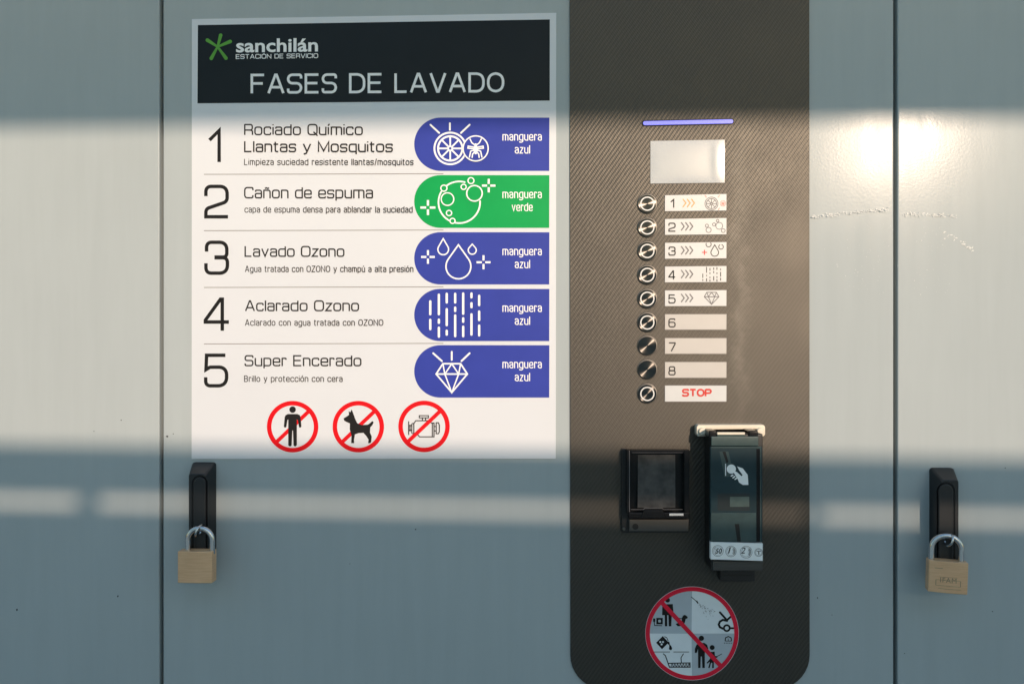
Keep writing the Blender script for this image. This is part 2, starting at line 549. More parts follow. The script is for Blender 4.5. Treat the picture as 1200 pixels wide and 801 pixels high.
X = 0.74
G = {  # squared-off lettering: strokes on a cap height of 1; 'C' marks a closed stroke
    'o': (0.70, [('C', (0, 0, .22), (.7, 0, .22), (.7, X, .22), (0, X, .22))]),
    'c': (0.66, [((.66, .54), (.66, X, .2), (0, X, .22), (0, 0, .22), (.66, 0, .2), (.66, .2))]),
    'i': (0.0, [((0, 0), (0, X)), ((0, .92), (0, 1.02))]),
    'í': (0.05, [((0, 0), (0, X)), ((-.03, .88), (.12, 1.06))]),
    'a': (0.64, [((.03, .58), (.03, X, .15), (.64, X, .18), (.64, 0)), ((.64, .42), (0, .42, .16), (0, 0, .16), (.64, 0))]),
    'd': (0.70, [((.7, 0), (0, 0, .22), (0, X, .22), (.7, X)), ((.7, -.05), (.7, 1.02))]),
    'q': (0.70, [((.7, 0), (0, 0, .22), (0, X, .22), (.7, X)), ((.7, X + .05), (.7, -.27))]),
    'p': (0.70, [((0, 0), (.7, 0, .22), (.7, X, .22), (0, X)), ((0, X + .05), (0, -.27))]),
    'u': (0.66, [((0, X + .04), (0, 0, .2), (.66, 0)), ((.66, X + .04), (.66, -.05))]),
    'm': (1.06, [((0, -.05), (0, X + .05)), ((0, X), (1.06, X, .18), (1.06, -.05)), ((.53, X), (.53, -.05))]),
    'n': (0.66, [((0, -.05), (0, X + .05)), ((0, X), (.66, X, .2), (.66, -.05))]),
    'ñ': (0.66, [((0, -.05), (0, X + .05)), ((0, X), (.66, X, .2), (.66, -.05)), ((.12, .9), (.24, .97), (.42, .91), (.54, .98))]),
    'r': (0.40, [((0, -.05), (0, X + .05)), ((0, X), (.4, X, .14), (.4, .6))]),
    'L': (0.66, [((0, 1.04), (0, 0), (.68, 0))]),
    'l': (0.0, [((0, -.05), (0, 1.04))]),
    't': (0.40, [((.12, .98), (.12, 0, .16), (.42, 0)), ((-.06, X), (.42, X))]),
    's': (0.62, [((.62, .58), (.62, X, .14), (0, X, .16), (0, .38, .14), (.62, .38, .14), (.62, 0, .16), (0, 0, .14), (0, .15))]),
    'S': (0.80, [((.8, .78), (.8, 1, .2), (0, 1, .22), (0, .52, .2), (.8, .52, .2), (.8, 0, .22), (0, 0, .2), (0, .22))]),
    'y': (0.72, [((0, X + .04), (.36, 0)), ((.72, X + .04), (.3, -.16, .08), (.12, -.24), (.02, -.24))]),
    'v': (0.70, [((0, X + .04), (.35, 0), (.7, X + .04))]),
    'z': (0.60, [((0, X), (.6, X), (0, 0), (.62, 0))]),
    'e': (0.68, [((0, .36), (.68, .36), (.68, X, .22), (0, X, .22), (0, 0, .22), (.68, 0, .18), (.68, .14))]),
    'M': (1.05, [((0, -.04), (0, 1), (.525, .06), (1.05, 1), (1.05, -.04))]),
    'C': (0.86, [((.86, .74), (.86, 1, .25), (0, 1, .27), (0, 0, .27), (.86, 0, .25), (.86, .26))]),
    'O': (0.92, [('C', (0, 0, .27), (.92, 0, .27), (.92, 1, .27), (0, 1, .27))]),
    'Q': (0.92, [('C', (0, 0, .27), (.92, 0, .27), (.92, 1, .27), (0, 1, .27)), ((.55, .28), (.98, -.12))]),
    'A': (0.92, [((0, -.04), (.42, 1), (.50, 1), (.92, -.04)), ((.14, .3), (.78, .3))]),
    'E': (0.76, [((.78, 1), (0, 1), (0, 0), (.78, 0)), ((0, .52), (.72, .52))]),
    'R': (0.80, [((0, -.04), (0, 1.04)), ((0, 1), (.78, 1, .2), (.78, .45, .2), (0, .45)), ((.5, .45), (.8, .40, .16), (.8, -.04))]),
    '1': (0.36, [((0, .68), (.34, 1), (.34, -.05))]),
    '2': (0.70, [((0, .68), (0, 1, .2), (.7, 1, .22), (.7, .50, .16), (.0, .26, .14), (0, 0), (.73, 0))]),
    '3': (0.70, [((.02, .70), (.02, 1, .2), (.69, 1, .22), (.69, .52, .12), (.28, .52)), ((.28, .50), (.71, .50, .14), (.71, 0, .24), (0, 0, .24), (0, .32))]),
    '4': (0.76, [((.56, -.05), (.56, 1), (.50, 1), (0, .30), (0, .24), (.78, .24))]),
    '5': (0.70, [((.66, 1), (.03, 1), (.01, .53), (.14, .61, .12), (.7, .61, .24), (.7, 0, .26), (0, 0, .24), (0, .28))]),
    '6': (0.70, [((.66, .84), (.66, 1, .18), (0, 1, .26), (0, 0, .24), (.7, 0, .24), (.7, .58, .22), (0, .58))]),
    '7': (0.70, [((0, 1), (.7, 1), (.7, .86), (.26, -.05))]),
    '8': (0.72, [('C', (.05, .53, .16), (.67, .53, .16), (.67, 1, .18), (.05, 1, .18)), ('C', (0, 0, .2), (.72, 0, .2), (.72, .5, .18), (0, .5, .18))]),
    ' ': (0.30, []),
    'g': (0.70, [((.7, 0), (0, 0, .22), (0, X, .22), (.7, X)), ((.7, X + .05), (.7, -.27, .2), (.03, -.27, .12), (.03, -.16))]),
    'b': (0.70, [((0, 0), (.7, 0, .22), (.7, X, .22), (0, X)), ((0, -.05), (0, 1.02))]),
    'h': (0.66, [((0, -.05), (0, 1.04)), ((0, X), (.66, X, .2), (.66, -.05))]),
    'ú': (0.66, [((0, X + .04), (0, 0, .2), (.66, 0)), ((.66, X + .04), (.66, -.05)), ((.26, .88), (.44, 1.06))]),
    'ó': (0.70, [('C', (0, 0, .22), (.7, 0, .22), (.7, X, .22), (0, X, .22)), ((.28, .88), (.46, 1.06))]),
    'Ó': (0.92, [('C', (0, 0, .27), (.92, 0, .27), (.92, 1, .27), (0, 1, .27)), ((.4, 1.14), (.58, 1.3))]),
    'Z': (0.78, [((0, 1), (.78, 1), (0, 0), (.8, 0))]),
    'N': (0.88, [((0, -.04), (0, 1), (.88, 0), (.88, 1.04))]),
    'B': (0.78, [('C', (0, 0), (.78, 0, .2), (.78, .52, .18), (0, .52)), ((0, .5), (0, 1), (.72, 1, .18), (.72, .54, .18), (.1, .54))]),
    'D': (0.86, [('C', (0, 0), (.86, 0, .3), (.86, 1, .3), (0, 1))]),
    'F': (0.74, [((.76, 1), (0, 1), (0, -.04)), ((0, .52), (.68, .52))]),
    'V': (0.90, [((0, 1.04), (.41, 0), (.49, 0), (.90, 1.04))]),
    'T': (0.84, [((0, 1), (.84, 1)), ((.42, 1), (.42, -.05))]),
    'I': (0.0, [((0, -.05), (0, 1.05))]),
    'P': (0.80, [((0, -.05), (0, 1.04)), ((0, 1), (.8, 1, .24), (.8, .44, .24), (0, .44))]),
    '/': (0.36, [((0, -.1), (.36, 1.08))]),
}


def square_text(mb, s, x0, x1, base, cap, wd, h, gap=0.26, slope=0.0, rk=1.0):
    adv, tot = [], 0.0
    for ch in s:
        adv.append(tot)
        tot += G[ch][0] + gap
    tot -= gap
    kx = (x1 - x0 - wd) / tot if tot > 0.01 else cap
    ky = cap - wd
    for ch, a in zip(s, adv):
        for st in G[ch][1]:
            cl = st[0] == 'C'
            pts = [(x0 + wd / 2 + (a + q[0]) * kx, base - wd / 2 - q[1] * ky + slope * (a + q[0]) * kx, *((q[2] * rk * min(kx, ky),) if len(q) > 2 else ())) for q in (st[1:] if cl else st)]
            mb.stroke(pts, wd, h, closed=cl, cap='flat')


# ------------------------------------------------------------------ pictograms
def plus(mb, cx, cy, r, wd, h):
    for a in range(4):
        c, s = round(math.cos(a * math.pi / 2)), round(math.sin(a * math.pi / 2))
        mb.stroke([(cx + c * r * .24, cy + s * r * .24), (cx + c * r, cy + s * r)], wd, h, cap='flat')


def drop(mb, cx, top, bot, hw, wd, h):
    L = bot - top
    cy = bot - hw
    pts = [(cx, top)]
    a0 = math.acos(min(0.95, hw / (cy - top)))
    for k in range(25):
        a = -math.pi / 2 + a0 + (2 * math.pi - 2 * a0) * k / 24
        pts.append((cx + hw * math.cos(a), cy + hw * math.sin(a)))
    mb.stroke(pts, wd, h, closed=True)


def wheel(mb, cx, cy, r, h, k=1.0):
    mb.ring(cx, cy, r * .95, r * .11 * k, h)
    mb.ring(cx, cy, r * .73, r * .115 * k, h)
    for a in range(8):
        t = a * math.pi / 4
        mb.stroke([(cx + r * .18 * math.cos(t), cy + r * .18 * math.sin(t)), (cx + r * .68 * math.cos(t), cy + r * .68 * math.sin(t))], r * .10 * k, h, cap='flat')
    mb.ring(cx, cy, r * .13, r * .10 * k, h, 16)


def bug(mb, cx, cy, r, h):
    mb.tri([(cx + r * .17 * math.cos(t * .524), cy + .12 * r + r * .36 * math.sin(t * .524)) for t in range(12)], h)
    mb.disc(cx, cy - r * .28, r * .13, h, 12)
    for sg in (-1, 1):
        for p in ([(.1, -.3), (.3, -.45), (.45, -.75)], [(.12, -.1), (.6, -.18), (.62, -.02), (.15, .02)], [(.12, .12), (.4, .22), (.5, .7)], [(.1, .3), (.25, .45), (.28, .72)]):
            mb.stroke([(cx + sg * a * r, cy + b * r) for a, b in p], r * .1, h)


def rays(mb, pts, wd, h):
    for a in pts:
        mb.stroke([a[:2], a[2:]], wd, h)


def diamond(mb, cx, ty, my, by, hw, tw, mw, wd, h):
    mb.stroke([(cx - tw, ty), (cx + tw, ty), (cx + hw, my), (cx, by), (cx - hw, my)], wd, h, closed=True)
    mb.stroke([(cx - hw, my), (cx + hw, my)], wd, h, cap='flat')
    mb.stroke([(cx - tw, ty), (cx - mw, my), (cx, ty), (cx + mw, my), (cx + tw, ty)], wd * .9, h, cap='flat')
    mb.stroke([(cx - mw, my), (cx, by), (cx + mw, my)], wd * .9, h, cap='flat')


def rrect(x0, y0, x1, y1, r, n=5):
    out = []
    for cx, cy, a0 in ((x1 - r, y1 - r, 0), (x0 + r, y1 - r, 90), (x0 + r, y0 + r, 180), (x1 - r, y0 + r, 270)):
        for k in range(n + 1):
            a = R(a0 + 90 * k / n)
            out.append((cx + r * math.cos(a), cy + r * math.sin(a)))
    return out


def wall_px(x, z):
    """photo measure of a wall point given in metres (h = 0)"""
    v = Vector((x, 0, z)) - Vector((0, -D, H))
    d = v.dot(CF)
    return 600 + F * v.dot(CR) / d, 400.5 - F * v.z / d


# ================================================================== GROUND, AND UNSEEN BLOCKERS ADDED TO SHADE THE WALL
DB = 3.2           # metres from the wall to the outer face of the added blockers
SZ = SUN_DIR.z / -SUN_DIR.y


def zb(py):        # height at DB whose shadow edge falls at photo row py (frame centre column)
    return P(600, py).z + SZ * DB


b = MB()
b.box((-40, -60, -0.10), (40, 6, 0.0))
tag(part('ground', b, 'asphalt'), 'grey forecourt paving in front of the cabinet', 'ground', kind='structure')
b = MB()  # out-of-view slab added to cast the upper shadow edge
b.box((-5, -DB, zb(146)), (8, -DB + 0.16, zb(146) + 0.62), 0.004)
tag(part('upper_blocker', b, 'green_blocker'), 'unseen pale green blocker added to cast the upper shadow', 'green_blocker', kind='structure')
b = MB()  # unseen rail and slab added to shape the lower shadow and light slot
TILT = Matrix.Translation((1.1, 0, zb(590))) @ Matrix.Rotation(0.0105, 4, 'Y') @ Matrix.Translation((-1.1, 0, -zb(590)))
b.box((-5, -DB - 0.03, zb(582.5)), (8, -DB, zb(519) - 0.0072), 0.002, TILT)
for px in (110, 960):
    xx = P(px, 590).x + SUN_DIR.x / -SUN_DIR.y * DB
    hw = 0.005 if px != 110 else 0.009
    b.box((xx - hw, -DB - 0.028, zb(600)), (xx + hw, -DB - 0.004, zb(580)), 0, TILT)
b.box((-5, -DB - 0.15, 0.3), (8, -DB, zb(601)), 0.002, TILT)
tag(part('lower_blocker', b, 'white_blocker'), 'unseen white blocker under a thin rail, added to cast the lower shadow', 'white_blocker', kind='structure')

# ================================================================== THE CABINET
cab = empty('equipment_cabinet', (0.0, 0.3, 0.0), 'grey painted steel cabinet with three flush doors parted by dark seams', 'cabinet')
b = MB()
b.box((-1.42, 0.022, 0.02), (1.48, 0.62, 2.30), 0.004)
part('carcass', b, 'rubber', cab)
b = MB()
b.box((-1.46, -0.004, 2.268), (1.52, 0.66, 2.33), 0.003)
part('top_trim', b, 'paint', cab)
b = MB()
b.box((-1.46, 0.01, 0.0), (1.52, 0.66, 0.045), 0.003)
part('plinth', b, 'rubber', cab)
seamL, seamR = P(188.9, 400).x, P(1049.6, 400).x
GAP = 0.0046
edges = [(-1.42, seamL - GAP / 2), (seamL + GAP / 2, seamR - GAP / 2), (seamR + GAP / 2, 1.48)]
doors = []
for x0, x1 in edges:
    b = MB()
    b.box((x0, 0.0, 0.05), (x1, 0.020, 2.262), 0.0016)
    doors.append(part('door', b, 'paint', cab, smooth=True))


def flecks(name, door, mat, spots):
    b = MB()
    for x, y, r, el in spots:
        n = 7
        t0 = random.random() * 6.3
        b.tri([(x + r * el * (.6 + .6 * random.random()) * math.cos(t0 + 6.283 * k / n), y + r * (.6 + .6 * random.random()) * math.sin(t0 + 6.283 * k / n)) for k in range(n)], 0.03)
    return part(name, b, mat, door)


def scuff_spots(path, n, spread, r):
    out = []
    for _ in range(n):
        k = random.randrange(len(path) - 1)
        t = random.random()
        x = path[k][0] + (path[k + 1][0] - path[k][0]) * t
        y = path[k][1] + (path[k + 1][1] - path[k][1]) * t
        out.append((x, y + random.gauss(0, spread), r * random.uniform(.4, 1.2), random.uniform(.8, 2.6)))
    return out


flecks('scuff_mark', doors[1], 'chalk', scuff_spots([(952, 254), (1000, 249), (1042, 245)], 170, 1.3, 0.62))
sp = [(random.gauss(1015, 18), random.uniform(262, 345), random.uniform(.25, .6), random.uniform(.3, 1)) for _ in range(60)]
flecks('splash_marks', doors[1], 'chalk', sp)['kind'] = 'stuff'
flecks('scuff_mark', doors[2], 'chalk', scuff_spots([(1056, 250), (1090, 252), (1122, 253)], 100, 1.1, 0.6))
flecks('scuff_mark', doors[2], 'chalk', scuff_spots([(1104, 273), (1128, 285), (1141, 293)], 45, 1.6, .7))
sp = [(random.gauss(1085, 16), random.uniform(262, 345), random.uniform(.25, .6), random.uniform(.3, 1)) for _ in range(60)]
flecks('splash_marks', doors[2], 'chalk', sp)['kind'] = 'stuff'
for k, spots in enumerate(([(20, 714, 1.5, .8), (138, 698, 1.2, 1), (142, 492, 1, .8), (110, 505, .7, 1)],
                           [(196, 511, 1.1, 1.4), (203, 508, .8, 1), (958, 700, .8, 1), (975, 720, .7, 1), (487, 620, .9, 1), (410, 660, .6, 1)],
                           [(1163, 716, .8, 1), (1060, 765, .7, 1), (1178, 548, .8, 1)])):
    for q in spots:
        flecks('dirt_speck', doors[k], 'speck', [q])


def door_handle(bx0, bx1, y0, y1, lx0, lx1, ly0, ring_px, ring_py):
    """raised lockable handle: sloped escutcheon, sunk lever with a round top, wire hasp"""
    a, c = P(bx0, y0), P(bx1, y1)
    HT = 22.0
    bm = bmesh.new()
    rings = []
    for h, il, it, ib, r in ((0, 0, 0, 0, .0035), (2.5, 0, 0, 0, .0035), (HT - 1, .0040, .0105, .004, .003), (HT, .0050, .0115, .005, .003)):
        x0, x1, zt, zb_ = a.x + il, c.x - il, a.z - it, c.z + ib
        ring = []
        for cx, cz, a0 in ((x1 - r, zt - r, 0), (x0 + r, zt - r, 90), (x0 + r, zb_ + r, 180), (x1 - r, zb_ + r, 270)):
            for k in range(5):
                t = R(a0 + 22.5 * k)
                ring.append(bm.verts.new((cx + r * math.cos(t), -h / 1000, cz + r * math.sin(t))))
        rings.append(ring)
    n = 20
    for i in range(3):
        for k in range(n):
            bm.faces.new((rings[i][k], rings[i][(k + 1) % n], rings[i + 1][(k + 1) % n], rings[i + 1][k]))
    bm.faces.new(rings[3])
    bmesh.ops.recalc_face_normals(bm, faces=bm.faces)
    m = MB()
    m.add(bm)
    root = part('door_handle', m, 'handle', cab, smooth=True)
    m = MB()
    w2 = (lx1 - lx0) / 2
    cx = (lx0 + lx1) / 2
    yb = y1 + 4
    arc = [(cx + w2 * math.cos(R(t)), ly0 + w2 + w2 * math.sin(R(t))) for t in range(180, 361, 12)]
    m.stroke([(lx0, yb)] + arc + [(lx1, yb)], 2.0, HT + 0.1, cap='flat')
    part('lever_groove', m, 'gloss', root)
    m = MB()
    k = w2 - 1.8
    arc = [(cx + k * math.cos(R(t)), ly0 + w2 + k * math.sin(R(t))) for t in range(180, 361, 12)]
    m.solid([(cx - k, yb)] + arc + [(cx + k, yb)], HT, HT + 3.0, 0.8)
    part('lever', m, 'handle', root, smooth=True)
    q = P(ring_px, ring_py, 33)
    m = MB()
    pts = []
    for t in range(24):
        an = 2 * math.pi * t / 24
        pts.append((q.x + 0.0022 * math.sin(an) + .0006, q.y + 0.0085 * math.cos(an) + .0018, q.z + 0.0065 * math.sin(an)))
    m.tube(pts, 0.0013, 10, closed=True)
    part('hasp', m, 'chrome', root, smooth=True)
    return root


door_handle(226, 253.5, 541, 652, 225.5, 242.5, 557.5, 232.0, 621.5)
door_handle(1089, 1117, 547.5, 662, 1098.5, 1118.5, 565.5, 1112.0, 632.5)


def padlock(label, x0, x1, y0, y1, sx0, sx1, apex, roll, yaw, engraved):
    HF = 40.0
    a, c = P(x0, y0, HF), P(x1, y1, HF)
    W, HH, T = c.x - a.x, a.z - c.z, 0.014
    ctr = Vector(((a.x + c.x) / 2, -HF / 1000 + T / 2, a.z))
    root = empty('padlock', ctr + Vector((0, 0, -HH)), label, 'padlock', 'brass padlocks hanging from the door handles')
    mt = Matrix.Translation(ctr) @ Matrix.Rotation(roll, 4, 'Y') @ Matrix.Rotation(yaw, 4, 'Z')
    m = MB()
    bm = bmesh.new()                       # body: front and back faces swell a little down the middle
    prof = []
    n = 10
    for k in range(n + 1):
        u = -1 + 2 * k / n
        prof.append((u * W / 2, -T / 2 - 0.0011 * (1 - u * u)))
    for k in range(n + 1):
        u = 1 - 2 * k / n
        prof.append((u * W / 2, T / 2 + 0.0011 * (1 - u * u)))
    top = [bm.verts.new((x, y, 0)) for x, y in prof]
    bot = [bm.verts.new((x, y, -HH)) for x, y in prof]
    bm.faces.new(top)
    bm.faces.new(list(reversed(bot)))
    for k in range(len(prof)):
        j = (k + 1) % len(prof)
        bm.faces.new((top[k], bot[k], bot[j], top[j]))
    bmesh.ops.recalc_face_normals(bm, faces=bm.faces)
    bmesh.ops.bevel(bm, geom=[e for e in bm.edges if e.calc_face_angle(0) > R(40)], offset=0.0009, segments=2, profile=.5, affect='EDGES')
    m.add(bm, mt)
    body = part('body', m, 'brass', root, smooth=True)
    k = 1000.0 / 967
    hw = (sx1 - sx0) / 2 / 1000 * .965
    off = ((sx0 + sx1) / 2 - (x0 + x1) / 2) / 1000 * .965
    zt = (y0 - apex) / 1000 * .965 - 0.003
    pts = [(-hw + off, 0, -0.004)]
    hz = zt - hw
    for t in range(0, 181, 9):
        an = math.pi - R(t)
        pts.append((off + hw * math.cos(an), 0, max(0, hz) + hw * min(1, zt / hw) * math.sin(an)))
    pts.append((hw + off, 0, -0.004))
    m = MB()
    m.tube(pts, 0.0031, 16, mat=mt)
    part('shackle', m, 'chrome', root, smooth=True)
    if engraved:
        m = MB()
        i0 = 0
        def face_pt(u, v, lift=0.00008):
            yy = -T / 2 - 0.0011 * (1 - (2 * u / W) ** 2) - lift
            return mt @ Vector((u, yy, v))
        v, f = glyphs('IFAM', 0.0, 0, 1.15)
        lo, hi = min(q[0] for q in v), max(q[0] for q in v)
        for q in v:
            m.v.append(face_pt(-.0082 + (q[0] - lo) / (hi - lo) * .0164, -HH * .66 + q[1] / .727 * .0056))
        m.f += [tuple(p) for p in f]
        for (u0, v0, u1, v1) in ((-.0125, -.595, .0125, -.585), (-.0125, -.77, .0125, -.76), (-.0128, -.77, -.0122, -.585), (.0122, -.77, .0128, -.585), (-.009, -.50, .009, -.492), (-.014, -.23, -.006, -.215), (-.010, -.865, .013, -.855)):
            i0 = len(m.v)
            nn = 8
            for kk in range(nn + 1):
                u = u0 + (u1 - u0) * kk / nn
                m.v += [face_pt(u, v0 * HH, .00012), face_pt(u, v1 * HH, .00012)]
            for kk in range(nn):
                q = i0 + 2 * kk
                m.f.append((q, q + 2, q + 3, q + 1))
        part('engraving', m, 'engrave', body)
    return root


padlock('plain brass padlock hanging on the handle below the white sign', 208, 248.5, 645.5, 683, 217, 246.5, 616.5, R(0), R(0), False)
padlock('brass padlock with engraved front on the handle right of the control panel', 1091.5, 1135, 657.5, 695, 1096.5, 1128, 626.5, R(1.8), R(-11), True)

# ================================================================== THE WHITE SIGN
c = P(438, 537)
sign = empty('wash_phases_sign', c, 'large white sign with navy header, five numbered steps and coloured hose badges', 'sign')
b = MB()
b.solid([(224.4, 537.6), (651.2, 537.2), (651.9, 15.3), (224.7, 22.6)], 0, 1.0, 0.25)
part('board', b, 'sheet', sign)
b = MB()
b.tri([(231.4, 121.2), (644.2, 118.0), (644.3, 23.0), (231.9, 29.6)], 1.1)
head = part('header_band', b, 'navy', sign)
b = MB()
for tx, ty in ((258.6, 41.5), (269.8, 48.8), (264.8, 68.3), (247.6, 68.6), (243.0, 47.2)):
    cx, cy = 255.0, 55.0
    L = math.hypot(tx - cx, ty - cy)
    ux, uy = (tx - cx) / L, (ty - cy) / L
    nx, ny = -uy, ux
    pg = [(cx + nx * 1.2, cy + ny * 1.2), (tx + nx * 2.1, ty + ny * 2.1)]
    a0 = math.atan2(ny, nx)
    pg += [(tx + 2.1 * math.cos(a0 - t), ty + 2.1 * math.sin(a0 - t)) for t in (.5, 1, 1.57, 2.1, 2.6)]
    pg += [(tx - nx * 2.1, ty - ny * 2.1), (cx - nx * 1.2, cy - ny * 1.2)]
    b.tri(pg, 1.2)
part('star_emblem', b, 'leaf', head)
b = MB()
text(b, 'sanchilán', 276.6, 372.6, 61.2, 16.0, 1.2, weight=0.022, slope=-0.012)
part('wordmark', b, 'wprint', head)
b = MB()
square_text(b, 'ESTACIÓN DE SERVICIO', 276.3, 372.8, 69.3, 5.5, 0.85, 1.2, gap=0.3, slope=-0.012)
part('tagline', b, 'wprint', head)
b = MB()
square_text(b, 'FASES DE LAVADO', 293.6, 591.0, 110.2, 23.6, 3.0, 1.2, gap=0.30, slope=-0.0062, rk=1.7)
part('title', b, 'wprint', head)

bigs = [('1', 243.4, 259.5, 151, 190.2), ('2', 239.2, 268.2, 216.4, 256), ('3', 239.3, 268.2, 281.8, 322), ('4', 238.6, 269.6, 348.4, 387.6), ('5', 239, 267.6, 414, 453.8)]
for ch, x0, x1, y0, y1 in bigs:
    b = MB()
    square_text(b, ch, x0, x1, y1, y1 - y0, 4.1, 1.1)
    part('step_number', b, 'ink', sign)
heads = [[('Rociado Químico', 286, 425.2, 158.6, 13.4), ('Llantas y Mosquitos', 286, 460.4, 178.4, 13.2)], [('Cañon de espuma', 286, 437.2, 232.6, 13.6)],
         [('Lavado Ozono', 286.5, 403.7, 301.0, 13.0)], [('Aclarado Ozono', 287, 420.8, 364.6, 13.0)], [('Super Encerado', 286.5, 423.6, 429.0, 13.2)]]
for ln in heads:
    b = MB()
    for s, x0, x1, bl, cap in ln:
        square_text(b, s, x0, x1, bl, cap, 1.65, 1.1)
    part('step_heading', b, 'ink', sign)
caps = [('Limpieza suciedad resistente llantas/mosquitos', 286, 484.6, 193.6), ('capa de espuma densa para ablandar la suciedad', 286.5, 483.6, 249.2),
        ('Agua tratada con OZONO y champú a alta presión', 287, 484.5, 318.8), ('Aclarado con agua tratada con OZONO', 287, 449.2, 381.6), ('Brillo y protección con cera', 286, 401.5, 447.3)]
for s, x0, x1, bl in caps:
    b = MB()
    square_text(b, s, x0, x1, bl, 7.6, 0.95, 1.1, gap=0.36, rk=2.4)
    part('step_caption', b, 'inkgrey', sign)
for y in (204.0, 269.9, 336.4, 402.5):
    b = MB()
    b.stroke([(239, y + .3), (519.6, y - .4)], 0.75, 1.1, cap='flat')
    part('divider_line', b, 'rule', sign)

pills = [(137.8, 200.3, 'blue', 'azul'), (205.2, 267.0, 'green', 'verde'), (272.0, 333.2, 'blue', 'azul'), (338.3, 399.5, 'blue', 'azul'), (404.2, 465.6, 'blue', 'azul')]
for i, (y0, y1, mat, word) in enumerate(pills):
    b = MB()
    r = (y1 - y0) / 2
    cy = (y0 + y1) / 2
    pg = [(643.6, y1), (643.8, y0 + .1)] + [(485.4 + r - r * math.sin(R(t)), cy - r * math.cos(R(t))) for t in range(0, 181, 6)]
    b.tri(pg, 1.1)
    pill = part('hose_badge', b, mat, sign, label=('green' if mat == 'green' else None) and 'green badge reading manguera verde')
    b = MB()
    square_text(b, 'manguera', 588.8, 634.9, y0 + 27.1, 9.9, 1.1, 1.2, gap=0.36, rk=2.4)
    square_text(b, word, (603.2 if word == 'azul' else 599.6), (621.2 if word == 'azul' else 624.2), y0 + 42.2, 9.9, 1.1, 1.2, gap=0.36, rk=2.4)
    part('badge_text', b, 'wprint', pill)
    b = MB()
    h = 1.2
    if i == 0:
        wheel(b, 527.6, 174.0, 19.5, h)
        rays(b, [(504.4, 146.3, 514.6, 155.8), (527.2, 144.5, 527.2, 152.2), (550.3, 146.3, 540.2, 155.8)], 2.1, h)
        part('icon', b, 'wprint', pill)
        b = MB()
        b.disc(557.4, 174, 15.5, 2.2)
        part('icon_backing', b, mat, pill)
        b = MB()
        b.ring(557.4, 174, 14.7, 1.5, 2.3)
        bug(b, 557.4, 174, 14.6, 2.3)
        part('insect_icon', b, 'wprint', pill)
        continue
    if i == 1:
        n = 60
        b.stroke([(538.2 + 24.4 * math.cos(R(t)), 237 + 24.4 * math.sin(R(t))) for t in range(-3, 291, 6)], 1.9, h)
        for cx, cy2, rr in ((520.2, 220.5, 3.6), (524.4, 233.3, 7.4), (543.3, 219, 3), (551.9, 211.7, 3.5), (526.2, 249.6, 3.1), (530.3, 258.8, 3)):
            b.ring(cx, cy2, rr, 1.4, h + .7, 28)
        for cx, cy2, rr in ((520.2, 220.5, 3.6), (530.3, 258.8, 3.0), (556, 226.5, 9.1)):
            k = MB()
            k.disc(cx, cy2, rr, h + .6)
            part('icon_backing', k, mat, pill)
        b.ring(556, 226.5, 9.1, 1.6, h + .7)
        plus(b, 501.5, 243.2, 8.8, 2.6, h)
        plus(b, 572.7, 217.5, 7.9, 2.5, h)
    if i == 2:
        drop(b, 537.2, 286.8, 326.6, 14.6, 1.7, h)
        drop(b, 519.4, 279.6, 298.4, 6.3, 1.5, h)
        drop(b, 553.4, 286, 297.8, 4.7, 1.4, h)
        plus(b, 501.5, 301, 8, 2.4, h)
        plus(b, 566.6, 307.2, 8.2, 2.4, h)
    if i == 3:
        for x, segs in ((504.2, ((500, 595), (618, 690))), (514.3, ((458, 595), (617, 650), (668, 738))), (523.5, ((452, 520), (550, 665), (688, 725))), (533.4, ((452, 520), (540, 575), (590, 735))),
                        (542.8, ((450, 592), (608, 643), (662, 735))), (552.5, ((450, 487), (512, 550), (583, 725))), (561.5, ((465, 537), (565, 632), (655, 730)))):
            for a, c2 in segs:
                b.stroke([(x, 260 + a / 5.45 + 1.2), (x, 260 + c2 / 5.45 - 1.2)], 2.7, h)
    if i == 4:
        diamond(b, 529.4, 425.9, 438.0, 459.6, 18.3, 10.4, 8.1, 1.8, h)
        rays(b, [(507.7, 413.7, 517.8, 422.8), (529.4, 412, 529.4, 421.4), (550.3, 413.7, 540.8, 422.8)], 2.1, h)
    part('icon', b, 'wprint', pill)


def zpts(pts, ox, oy, k=5.45):
    return [(ox + a / k, oy + c2 / k) for a, c2 in pts]


